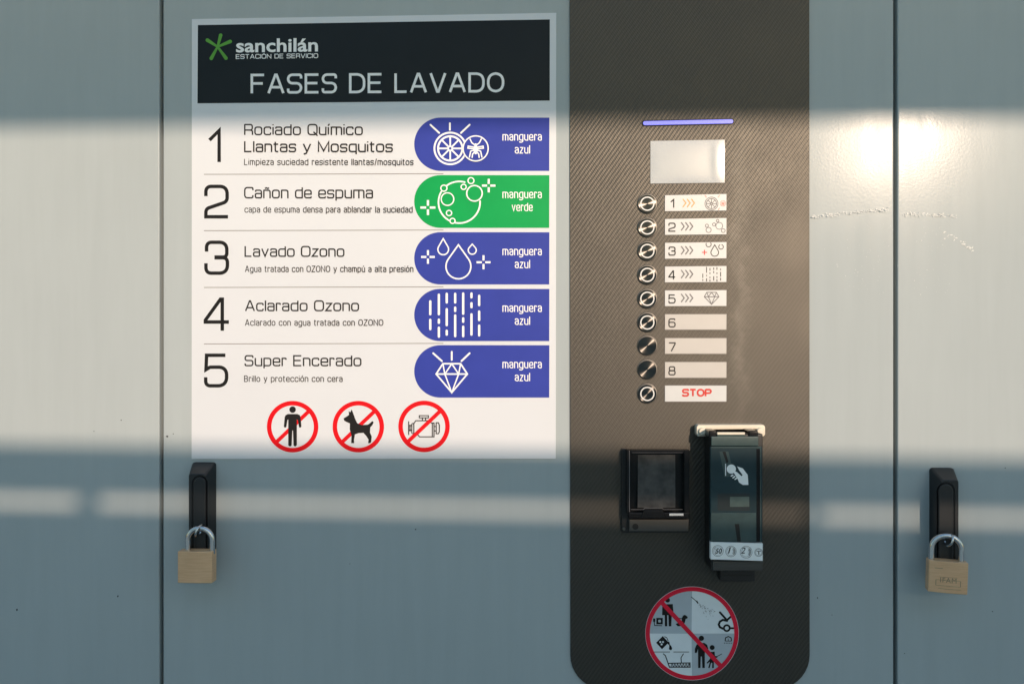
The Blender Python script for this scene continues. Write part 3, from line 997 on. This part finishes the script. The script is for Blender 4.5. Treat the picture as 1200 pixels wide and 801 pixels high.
for i, (cx, cy) in enumerate(((342.9, 499.6), (419.9, 499.6), (496.9, 499.3))):
    b = MB()
    b.ring(cx, cy, 27.5, 5.3, 1.1, 72)
    q = 18.2
    ring = part('prohibition_ring', b, 'red', sign)
    b = MB()
    b.stroke([(cx - q - 1, cy + q), (cx + q + 1, cy - q)], 4.5, 1.12 if i < 2 else 1.6, cap='flat')
    part('slash', b, 'red', ring)
    b = MB()
    h = 1.35
    if i == 0:
        b.tri(zpts([(640, 462), (700, 462), (716, 470), (721, 484), (726, 543), (720, 549), (711, 547), (703, 500), (697, 497), (697, 660), (690, 668), (681, 668), (676, 661), (672, 567), (668, 567), (664, 661), (658, 668), (648, 668), (642, 660), (642, 497), (637, 500), (629, 547), (620, 549), (614, 543), (619, 484), (624, 470)], 220, 400), h)
        b.disc(342.9, 479.6, 3.8, h, 24)
    elif i == 1:
        b.tri(zpts([(995, 490), (1012, 480), (1030, 468), (1028, 443), (1038, 452), (1047, 433), (1058, 460), (1068, 490), (1082, 520), (1110, 532), (1150, 530), (1165, 520), (1178, 507), (1188, 515), (1178, 535), (1166, 547), (1164, 580), (1175, 605), (1172, 640), (1166, 648), (1152, 648), (1155, 625), (1140, 602), (1122, 582), (1090, 584), (1068, 592), (1062, 625), (1063, 648), (1044, 648), (1046, 600), (1035, 560), (1036, 522), (1020, 515), (1000, 505)], 220, 400), h)
    else:
        Z = lambda p: zpts(p, 440, 390)
        wd = 1.15
        b.stroke(Z([(280, 527), (338, 527), (338, 541), (280, 541)]), wd, h, closed=True)
        for p in ([(300, 543), (300, 557)], [(320, 543), (320, 557)], [(232, 578), (232, 640)], [(212, 563), (212, 650)], [(214, 590), (230, 590)], [(214, 620), (230, 620)], [(363, 577), (363, 660)],
                  [(377, 596), (388, 596)], [(377, 624), (388, 624)], [(234, 577), (243, 577)], [(234, 641), (243, 641)], [(221, 585), (221, 628)]):
            b.stroke(Z(p), wd, h, cap='flat')
        b.stroke(Z([(245, 577), (258, 559), (345, 559), (358, 574), (374, 574), (374, 662), (281, 662), (266, 643), (245, 643)]), wd, h, closed=True)
        b.stroke(Z([(388, 572), (402, 572), (408, 588), (408, 630), (402, 642), (388, 642)]), wd, h, closed=True)
    part('pictogram', b, 'ink', ring)

# ================================================================== THE CONTROL PANEL
c = P(808, 800)
panel = empty('control_panel', c, 'dark twill-patterned control panel with nine round buttons and blue light bar', 'control panel')
b = MB()
zt = P(800, -90).z
n = 8
x0, x1, yb, rc = 668.4, 948.9, 807.0, 40.0
pg = [(x1 - .4, -90), (x1, yb - rc)] + [(x1 - rc + rc * math.cos(R(t)), yb - rc + rc * math.sin(R(t))) for t in range(10, 91, 10)] \
    + [(x0 + rc - rc * math.sin(R(t)), yb - rc + rc * math.cos(R(t))) for t in range(0, 91, 10)] + [(x0 - 1.0, -90)]
b.solid(pg, 0, 2.0, 0.3)
plate = part('plate', b, 'twill', panel)
HP = 2.0
b = MB()
b.solid([(753 + 3.6 * 0, 147.8)] and [(755.9 + 3.5 * math.cos(R(t)), 144.3 + 3.5 * math.sin(R(t))) for t in range(91, 270, 15)] + [(857.0 + 3.5 * math.cos(R(t)), 142.2 + 3.5 * math.sin(R(t))) for t in range(-90, 91, 15)], HP, 3.0)
led = part('light_bar', b, 'gloss', panel)
b = MB()
cap = [(756.0 + 2.4 * math.cos(R(t)), 144.3 + 2.4 * math.sin(R(t))) for t in range(91, 270, 15)] + [(856.9 + 2.4 * math.cos(R(t)), 142.2 + 2.4 * math.sin(R(t))) for t in range(-90, 91, 15)]
b.solid(cap, 3.0, 3.8, 0.3)
part('lens', b, 'led', led)
# display: a thin white film, bowed
b = MB()
b.solid([(761.6, 215.6), (849.6, 214.6), (849.9, 163.3), (761.8, 164.9)], HP, 2.4)
disp = part('display', b, 'dgrey', panel)
b = MB()
nx, ny = 20, 12
for j in range(ny + 1):
    for i in range(nx + 1):
        u, v = i / nx, j / ny
        x = 762.3 + (849.2 - 762.3) * u
        y = (165.3 + (163.8 - 165.3) * u) * (1 - v) + (215 + (214 - 215) * u) * v
        hh = 2.6 + 0.7 * (1 - (2 * u - 1) ** 2) ** .6 * (1 - (2 * v - 1) ** 2) ** .6 + 0.7 * math.exp(-((u - .9) / .05) ** 2) * (1 - (2 * v - 1) ** 2)
        b.v.append(P(x, y, hh))
for j in range(ny):
    for i in range(nx):
        q = j * (nx + 1) + i
        b.f.append((q, q + nx + 1, q + nx + 2, q + 1))
part('film', b, 'film', disp, smooth=True)

rows = [(228.0, 247.1, 238.7), (256.0, 274.9, 266.5), (284.0, 302.9, 294.0), (311.9, 330.6, 321.9), (340.0, 358.5, 349.8), (368.0, 386.2, 377.5), (396.0, 414.4, 404.7), (424.0, 442.5, 432.7), (451.5, 470.3, 460.9)]
BX = 758.6


def make_button(px, py):
    m = MB()
    m.lathe_cap(px, py, [(11.9, 2.0), (11.9, 2.6), (11.4, 3.1), (10.7, 3.2)])
    root = part('push_button', m, 'rim', panel, smooth=True)
    m = MB()
    m.lathe_cap(px, py, [(10.7, 3.15), (10.6, 4.2), (10.2, 4.6)])
    part('cap', m, 'brushed', root)
    return root


def lit_ring(px, py):
    m = MB()
    m.lathe(px, py, [(8.3, 4.55), (8.2, 4.85), (6.9, 4.85), (6.8, 4.55)])
    return m


ox, oy = BX, rows[0][2]
btn = make_button(ox, oy)
ringo = part('light_ring', lit_ring(ox, oy), 'ringw', btn, smooth=True)
base_loc = btn.location.copy()
p0 = P(ox, oy, 3.2)
for i, (y0, y1, yc) in enumerate(rows):
    if i:
        o = btn.copy()
        COL.objects.link(o)
        o.location = base_loc + (P(BX, yc, 3.2) - p0)
        for ch in btn.children:
            if ch.name.startswith('light_ring') and i in (6, 7):
                continue
            k = ch.copy()
            COL.objects.link(k)
            k.parent = o
    tl = max(0.0, 1.3 - 0.25 * i)
    b = MB()
    b.solid([(779.2, y1 + tl * .3), (851.3, y1 - tl * .3), (851.4, y0 - tl * .6), (779.3, y0 + tl * .6)], HP, 3.0, 0.15)
    plt = part('button_label', b, 'label2' if i in (5, 6, 7) else 'label', panel)
    h = 3.1
    if i < 8:
        b = MB()
        yy = y0 + 5.0
        if i == 0:
            square_text(b, '1', 785.4, 790.4, yy + 10.6, 10.6, 1.45, h)
        else:
            square_text(b, str(i + 1), 783.2, 791.8, yy + 10.6, 10.8, 1.45, h)
        part('digit', b, 'ink', plt)
    else:
        b = MB()
        square_text(b, 'STOP', 799.2, 834.2, 464.6, 9.4, 2.1, h, gap=0.28, rk=1.7)
        part('stop_text', b, 'coral', plt)
    if i < 5:
        b = MB()
        cy = (y0 + y1) / 2 + (.3 if i == 0 else -.2)
        xs = 800.2 if i == 0 else 798.2
        for k in range(3):
            b.stroke([(xs + k * 5.0, cy - 4.8), (xs + 3.6 + k * 5.0, cy), (xs + k * 5.0, cy + 4.8)], 1.35, h, cap='flat')
        part('arrows', b, 'orange' if i == 0 else 'midgrey', plt)
        b = MB()
        if i == 0:
            cx, cy2 = 833.8, 238.6
            wheel(b, cx, cy2, 8.0, h, .9)
            part('icon', b, 'midgrey', plt)
            b = MB()
            b.ring(847.2, 238.3, 3.3, .5, h, 24)
            bug(b, 847.2, 238.3, 3.6, h)
            rays(b, [(826.2, 228.9, 828.0, 231.2), (843.4, 228.7, 841.6, 231.0), (843.2, 243.8, 841.8, 246)], .7, h)
            part('insect_icon', b, 'pink', plt)
            continue
        if i == 1:
            for cx, cy2, rr in ((842.9, 264.6, 4.0), (830.4, 269.4, 3.0), (836.8, 263, 1.8), (828.4, 264.4, 1.8), (841.0, 258.6, 1.5), (847.6, 270.2, 2.2)):
                b.ring(cx, cy2, rr, .75, h, 28)
        if i == 2:
            drop(b, 837.6, 286.8, 300.2, 4.5, 1.0, h)
            b.stroke([(830.4 + 3.0 * math.cos(R(t)), 286.2 + 3.0 * math.sin(R(t))) for t in range(-35, 216, 12)], .9, h)
            b.stroke([(845.0 + 2.7 * math.cos(R(t)), 289.2 + 2.7 * math.sin(R(t))) for t in range(-70, 250, 14)], .9, h)
        if i == 3:
            for x, segs in ((823.6, ((320.5, 325.5), (327, 329))), (828, ((312.6, 319.5), (322, 323.5), (326, 329.6))), (832, ((314, 317), (319, 321), (324, 326), (327.5, 329.8))),
                            (836.4, ((313.4, 316), (317.5, 320), (323.5, 328.5))), (840.2, ((313, 316), (319, 321), (323.5, 325.5), (327, 329.8))), (844.5, ((314.6, 316.5), (318.5, 324), (325.5, 328.5)))):
                for a, c2 in segs:
                    b.stroke([(x, a), (x, c2)], .95, h, cap='flat')
        if i == 4:
            diamond(b, 833.9, 342.4, 347.6, 356.4, 8.6, 5.6, 3.7, .95, h)
        part('icon', b, 'midgrey' if i in (1, 4) else 'inkgrey', plt)
        if i == 2:
            b = MB()
            b.stroke([(822.6, 295.6), (828.6, 295.6)], 1.1, h, cap='flat')
            b.stroke([(825.6, 292.6), (825.6, 298.6)], 1.1, h, cap='flat')
            part('plus_mark', b, 'coral', plt)

# ================================================================== BILL ACCEPTOR
bill = empty('bill_acceptor', P(768, 623, 4), 'black banknote acceptor with square dark window, left of the coin slot', 'bill acceptor')
bill_x = lambda *a: [(a[0], a[3]), (a[2], a[3]), (a[2], a[1]), (a[0], a[1])]
b = MB()
b.solid(rrect(728.5, 525.5, 807.8, 623.5, 2), HP, 7, .8)
part('flange', b, 'black', bill, smooth=True)
b = MB()
for q in ((734.5, 526.8, 739.0, 603), (802.0, 526.8, 807.6, 603), (739.1, 526.8, 801.9, 530.6)):
    b.solid(bill_x(*q), 7, 21, .35)
part('bezel', b, 'gloss', bill, smooth=True)
b = MB()
b.solid(bill_x(739.5, 531, 801.5, 600), 7, 8.5)
part('recess', b, 'gloss', bill)
b = MB()
pl = [P(747.2, 594.6, 16), P(791.5, 594.6, 16), P(791.3, 532.6, 10), P(747.4, 532.6, 10)]
for q in pl:
    b.v.append(q)
for q in pl:
    b.v.append(q + Vector((0, 0.0015, 0)))
b.f += [(0, 1, 2, 3), (7, 6, 5, 4), (0, 4, 5, 1), (1, 5, 6, 2), (2, 6, 7, 3), (3, 7, 4, 0)]
part('window', b, 'glass', bill)
b = MB()
b.solid(bill_x(736.5, 600, 808.3, 607.4), 7, 25, 1.2)
b.solid([(750.5, 607.2), (781, 607.2), (777, 597.2), (754.5, 597.2)], 7, 26.5, 1.0)
lip = part('insert_lip', b, 'gloss', bill, smooth=True)
b = MB()  # highlight on the lip, modelled as a thin pale strip
b.solid(bill_x(784.4, 601.2, 801, 603.9), 25, 25.6, .2)
part('lip_highlight', b, 'label', lip)
b = MB()
b.solid(bill_x(737.4, 608.2, 807.4, 622.4), 7, 15, .8)
low = part('lower_cover', b, 'dgrey', bill, smooth=True)
b = MB()
b.disc(744.6, 616.6, 3.6, 15.1)
part('lock_hole', b, 'rubber', low)
b = MB()
b.lathe_cap(731.4, 619.6, [(1.9, 7), (1.8, 8), (1.2, 8.4)], 16)
part('screw', b, 'rim', bill)

b = MB()  # highlights along the bezel and lip edges, drawn as thin paler strokes
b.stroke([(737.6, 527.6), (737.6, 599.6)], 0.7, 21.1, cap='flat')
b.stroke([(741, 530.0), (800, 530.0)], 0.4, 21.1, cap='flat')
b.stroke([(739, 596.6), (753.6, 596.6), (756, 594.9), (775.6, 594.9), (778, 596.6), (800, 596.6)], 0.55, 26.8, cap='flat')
part('edge_highlights', b, 'midgrey', bill)

# ================================================================== COIN ACCEPTOR
coin = empty('coin_acceptor', P(862, 681, 3), 'tall smoked coin acceptor with white coin label and cream hinge bracket', 'coin acceptor')
b = MB()
b.solid(bill_x(833, 508, 894, 668.5), HP, 40, 1.5)
part('body', b, 'black', coin, smooth=True)
b = MB()
HB = 16.0
b.solid([(818.0, 511), (816.5, 509), (816.3, 500), (818.2, 497.6), (894.5, 497.3), (896.8, 499.6), (896.8, 509), (895, 511), (888, 510.6), (886.6, 502.6), (829, 503.0), (828, 511)], HP, HB, .8)
br = part('hinge_bracket', b, 'cream', coin, smooth=True)
for x in (823.6, 891.6):
    b = MB()
    b.lathe_cap(x, 505.4, [(4.3, 16), (4.2, 19), (3.2, 20)], 20)
    b.stroke([(x - 2, 503.8), (x + 2, 506.6)], .8, 20.1)
    part('screw', b, 'cream', br, smooth=True)
b = MB()
b.solid(bill_x(832.4, 523, 893.6, 635), 40, 46, 1.2)
cov = part('flap_cover', b, 'teal', coin, smooth=True)
b = MB()
b.solid(bill_x(833.5, 511, 889, 522.6), 40, 43.5, 1.0)
b.solid(bill_x(840.5, 507, 873, 511.6), 40, 42.5, .6)
part('flap_top', b, 'teal2', coin, smooth=True)
b = MB()
b.solid(bill_x(840.6, 506.2, 873, 509.0), 42, 44.4, .5)
part('hinge_pin', b, 'cream', coin)
for q in ((831.0, 504.5, 840.0, 513.5), (877.5, 504.5, 888.5, 512.0)):
    b = MB()
    b.solid(bill_x(*q), HP, 42.5, 1.2)
    part('hinge_clip', b, 'gloss', coin, smooth=True)
HC = 46.05
b = MB()  # glint along the cover's top and right edges, painted as pale lines
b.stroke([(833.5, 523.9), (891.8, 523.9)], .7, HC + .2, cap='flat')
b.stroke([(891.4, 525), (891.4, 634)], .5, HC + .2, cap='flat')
part('edge_glint', b, 'dgrey', cov) if False else part('cover_glint_lines', b, 'tealglow', cov)
b = MB()
b.tri([(886.6, 634), (890.6, 634), (890.4, 525.5), (886.4, 525.5)], HC)
part('side_channel', b, 'gloss', cov)
b = MB()
b.tri([(843.0, 528.5), (853.6, 528.5), (858.4, 548), (857, 558), (849, 558.6)], HC)
part('slot_guide', b, 'teal2', cov)
b = MB()
b.tri([(846.6, 528.8), (850.2, 528.8), (853.6, 540.5), (851.6, 543)], HC + .1)
part('coin_slot', b, 'rubber', cov)
b = MB()
b.stroke([(850.3, 543), (850.3, 557)], 1.0, HC + .1, cap='flat')
b.disc(857.0, 549.2, 5.4, HC + .1, 24)
K4 = 7.28
b.tri(zpts([(392, 408), (440, 425), (482, 480), (488, 566), (440, 566), (408, 545), (396, 515), (362, 462), (366, 446), (390, 456), (430, 492), (438, 482), (408, 440)], 810, 490, K4), HC + .15)
for p in ([(342, 490), (355, 482)], [(356, 506), (372, 494)], [(374, 518), (388, 508)]):
    b.stroke(zpts(p, 810, 490, K4), 1.5, HC + .15)
part('hand_pictogram', b, 'labelw', cov)
b = MB()
b.tri([(841, 598), (878.6, 598), (878.6, 578), (841, 578)], HC)
rec = part('window_recess', b, 'tealdark', cov)
b = MB()
b.tri([(855.4, 593.5), (878, 593.2), (878, 581.5), (855.4, 581.8)], HC + .2)
part('window_pane', b, 'tealglow', cov)
b = MB()
b.solid(bill_x(833.2, 600.5, 886, 634.2), 46, 47.0, .4)
lo_ = part('lower_pane', b, 'teal2', coin)
b = MB()
b.tri([(864.0, 634), (868.2, 634), (866.2, 613.5), (861.0, 613.5)], 47.1)
part('reject_slot', b, 'rubber', lo_)
b = MB()
b.solid([(832.9, 655.0), (893.9, 656.8), (893.9, 636.2), (832.9, 634.7)], 40, 47.6, .2)
lab = part('coin_label', b, 'labelw', coin)
hl = 47.7
b = MB()
for cx, cy, rr in ((841.2, 645.0, 6.4), (856.6, 645.6, 6.2), (874.4, 646.4, 7.0), (889.0, 646.8, 4.6)):
    b.ring(cx, cy, rr, .45, hl, 32)
    b.ring(cx, cy, rr * .78, .3, hl, 28)
for cx, cy, rr in ((856.6, 645.6, 5.0), (874.4, 646.4, 5.6)):
    for k in range(4):
        b.stroke([(cx + (rr - k * .7) * math.cos(R(t)), cy + (rr - k * .7) * math.sin(R(t))) for t in range(-50, 51, 10)], .35, hl)
for k in range(6):
    b.stroke([(836.4 + k * .4, 640.5 + k * 1.6), (838.2 + k * .4, 639.6 + k * 1.6)], .45, hl)
part('coin_outline', b, 'midgrey', lab)
b = MB()
text(b, '50', 838.4, 846.0, 648.0, 6.2, hl, weight=.02, shear=.25)
text(b, '1', 853.0, 856.6, 647.8, 7.4, hl, weight=.02, shear=.3)
text(b, '2', 868.2, 873.6, 648.0, 7.4, hl, weight=.005, shear=.3)
text(b, 'T', 886.6, 891.8, 649.2, 4.4, hl, weight=.01)
part('coin_values', b, 'ink', lab)
b = MB()
b.solid(bill_x(835.4, 657.2, 893.8, 668.2), 38, 44, .8)
b.solid(bill_x(838, 659.5, 891, 664.6), 44, 44.8, .3)
part('lower_block', b, 'dgrey', coin, smooth=True)
b = MB()
b.solid(rrect(844, 666, 884.5, 681, 1.5), 8, 26, .8)
b.solid(rrect(846, 673.4, 882.5, 679, 1.0), 26, 26.6, .2)
part('pull_tab', b, 'black', coin, smooth=True)

# ================================================================== ROUND STICKER
CX, CY = 811.0, 741.6
stk = empty('warning_sticker', P(CX, CY + 55, 2), 'round white sticker with red ring and slash over four pictogram quarters', 'sticker')
b = MB()
b.solid([(CX + 54.9 * math.cos(R(t)), CY + 54.9 * math.sin(R(t))) for t in range(0, 360, 4)], HP, 2.25)
part('disc', b, 'lightcell', stk)
h = 2.3
for a0 in (180, 0):
    b = MB()
    ccx, ccy = CX - .6, CY + .2
    b.tri([(ccx, ccy)] + [(CX + 51.2 * math.cos(R(t)), CY + 51.2 * math.sin(R(t))) for t in range(a0, a0 + 91, 5)], h)
    part('grey_quarter', b, 'greycell', stk)
b = MB()
b.ring(CX, CY, 52.0, 5.0, h + .3, 90)
part('red_ring', b, 'crimson', stk)
b = MB()
b.stroke([(774.0, 703.8), (846.0, 781.2)], 5.0, h + .35, cap='flat')
part('red_slash', b, 'crimson', stk)
Z6 = lambda p: zpts(p, 755, 690, 14.567)
Z7 = lambda p: zpts(p, 810, 690, 14.567)
Z8 = lambda p: zpts(p, 760, 738, 10.91)
h2 = h + .12
b = MB()   # washing a dog, mains plug
b.tri(Z6([(325, 255), (488, 250), (500, 420), (470, 420), (462, 630), (418, 630), (410, 440), (392, 440), (392, 630), (352, 630), (348, 440), (330, 440), (304, 440), (308, 300)]), h2)
q = Z6([(399, 184)])[0]
b.disc(q[0], q[1], 2.75, h2, 20)
b.stroke(Z6([(222, 502), (300, 502), (300, 580), (222, 580)]), 2.2, h2, closed=True)
q = Z6([(262, 541)])[0]
b.ring(q[0], q[1], 2.2, .7, h2, 20)
b.tri(Z6([(150, 495), (188, 495), (188, 545), (176, 562), (163, 562), (150, 545)]), h2)
b.stroke(Z6([(170, 560), (176, 615), (300, 620)]), 1.0, h2)
b.tri(Z6([(640, 490), (665, 445), (692, 434), (718, 448), (742, 470), (738, 494), (708, 505), (695, 560), (680, 590), (630, 625), (570, 630), (535, 590), (560, 580), (610, 560), (642, 530)]), h2)
b.stroke(Z6([(490, 430), (560, 480), (640, 500)]), .7, h2)
part('pet_washing_pictogram', b, 'ink', stk)
b = MB()   # spray lance at a person
b.stroke(Z7([(0, 128), (80, 195)]), .8, h2)
b.tri(Z7([(78, 200), (100, 190), (125, 235), (108, 245)]), h2)
part('spray_lance_pictogram', b, 'ink', stk)
b = MB()
b.stroke(Z7([(490, 392), (610, 525), (680, 462)]), 2.4, h2)
b.stroke(Z7([(612, 535), (540, 520), (490, 550), (470, 600), (490, 645), (540, 668)]), 2.5, h2)
q = Z7([(608, 660)])[0]
b.ring(q[0], q[1], 3.4, 2.2, h2, 28)
b.stroke(Z7([(672, 662), (735, 662)]), 2.2, h2)
part('sprayed_person_pictogram', b, 'ink', stk)
b = MB()
for _ in range(46):
    t = random.random() ** .8
    an = R(42) + random.uniform(-.33, .33)
    r = 12 + t * 330
    q = Z7([(120 + r * math.cos(an), 235 + r * math.sin(an))])[0]
    b.disc(q[0], q[1], random.uniform(.28, .5), h2, 6)
part('spray_dots', b, 'midgrey', stk)
b = MB()   # oil can over a drain
b.tri(Z8([(97, 158), (182, 72), (258, 155), (172, 240)]), h2)
b.stroke(Z8([(205, 80), (232, 92), (250, 130)]), .8, h2)
b.tri(Z8([(240, 160), (262, 138), (272, 172), (252, 185)]), h2)
b.tri(Z8([(262, 165), (285, 195), (302, 225), (296, 248), (278, 252), (262, 240), (265, 210)]), h2)
for p in ([(58, 276), (275, 276)], [(318, 276), (520, 276)]):
    b.stroke(Z8(p), .7, h2, cap='flat')
b.stroke(Z8([(190, 300), (215, 322), (268, 470), (530, 470), (530, 415), (255, 420)]), 1.1, h2)
b.stroke(Z8([(445, 300), (415, 350), (420, 410)]), 1.0, h2)
for k in range(7):
    b.stroke(Z8([(285 + k * 36, 470), (300 + k * 36, 422), (318 + k * 36, 470)]), .8, h2)
part('oil_drain_pictogram', b, 'ink', stk)
b = MB()
for k in range(3):
    a = R(90 + 120 * k)
    q = Z8([(168 + 20 * math.cos(a), 158 + 20 * math.sin(a))])[0]
    b.disc(q[0], q[1], 1.2, h2 + .12, 10)
part('hazard_mark', b, 'lightcell', stk)
b = MB()   # adult and child with lance
q = Z8([(676, 101)])[0]
b.disc(q[0], q[1], 3.1, h2, 20)
b.tri(Z8([(640, 160), (715, 160), (750, 185), (765, 235), (745, 250), (720, 230), (720, 480), (688, 480), (682, 335), (668, 335), (664, 480), (634, 480), (632, 235), (618, 285), (592, 290), (592, 235), (612, 185)]), h2)
q = Z8([(814, 219)])[0]
b.disc(q[0], q[1], 2.9, h2, 20)
b.tri(Z8([(780, 275), (845, 270), (850, 325), (880, 330), (880, 348), (845, 350), (835, 405), (835, 480), (812, 482), (815, 415), (800, 415), (782, 482), (762, 478), (785, 400), (750, 425), (742, 415), (788, 360)]), h2)
b.stroke(Z8([(880, 330), (935, 302)]), .8, h2)
part('adult_and_child_pictogram', b, 'ink', stk)
b = MB()   # small gauge
b.stroke(Z8([(980, 130), (985, 95), (1020, 78), (1055, 95), (1060, 130)]), 1.2, h2)
b.stroke(Z8([(980, 136), (1060, 136)]), .8, h2)
b.stroke(Z8([(1020, 130), (1018, 105)]), .6, h2)
for k in range(5):
    b.stroke(Z8([(965 + k * 22, 162), (978 + k * 22, 162)]), .9, h2, cap='flat')
part('gauge_pictogram', b, 'inkgrey', stk)
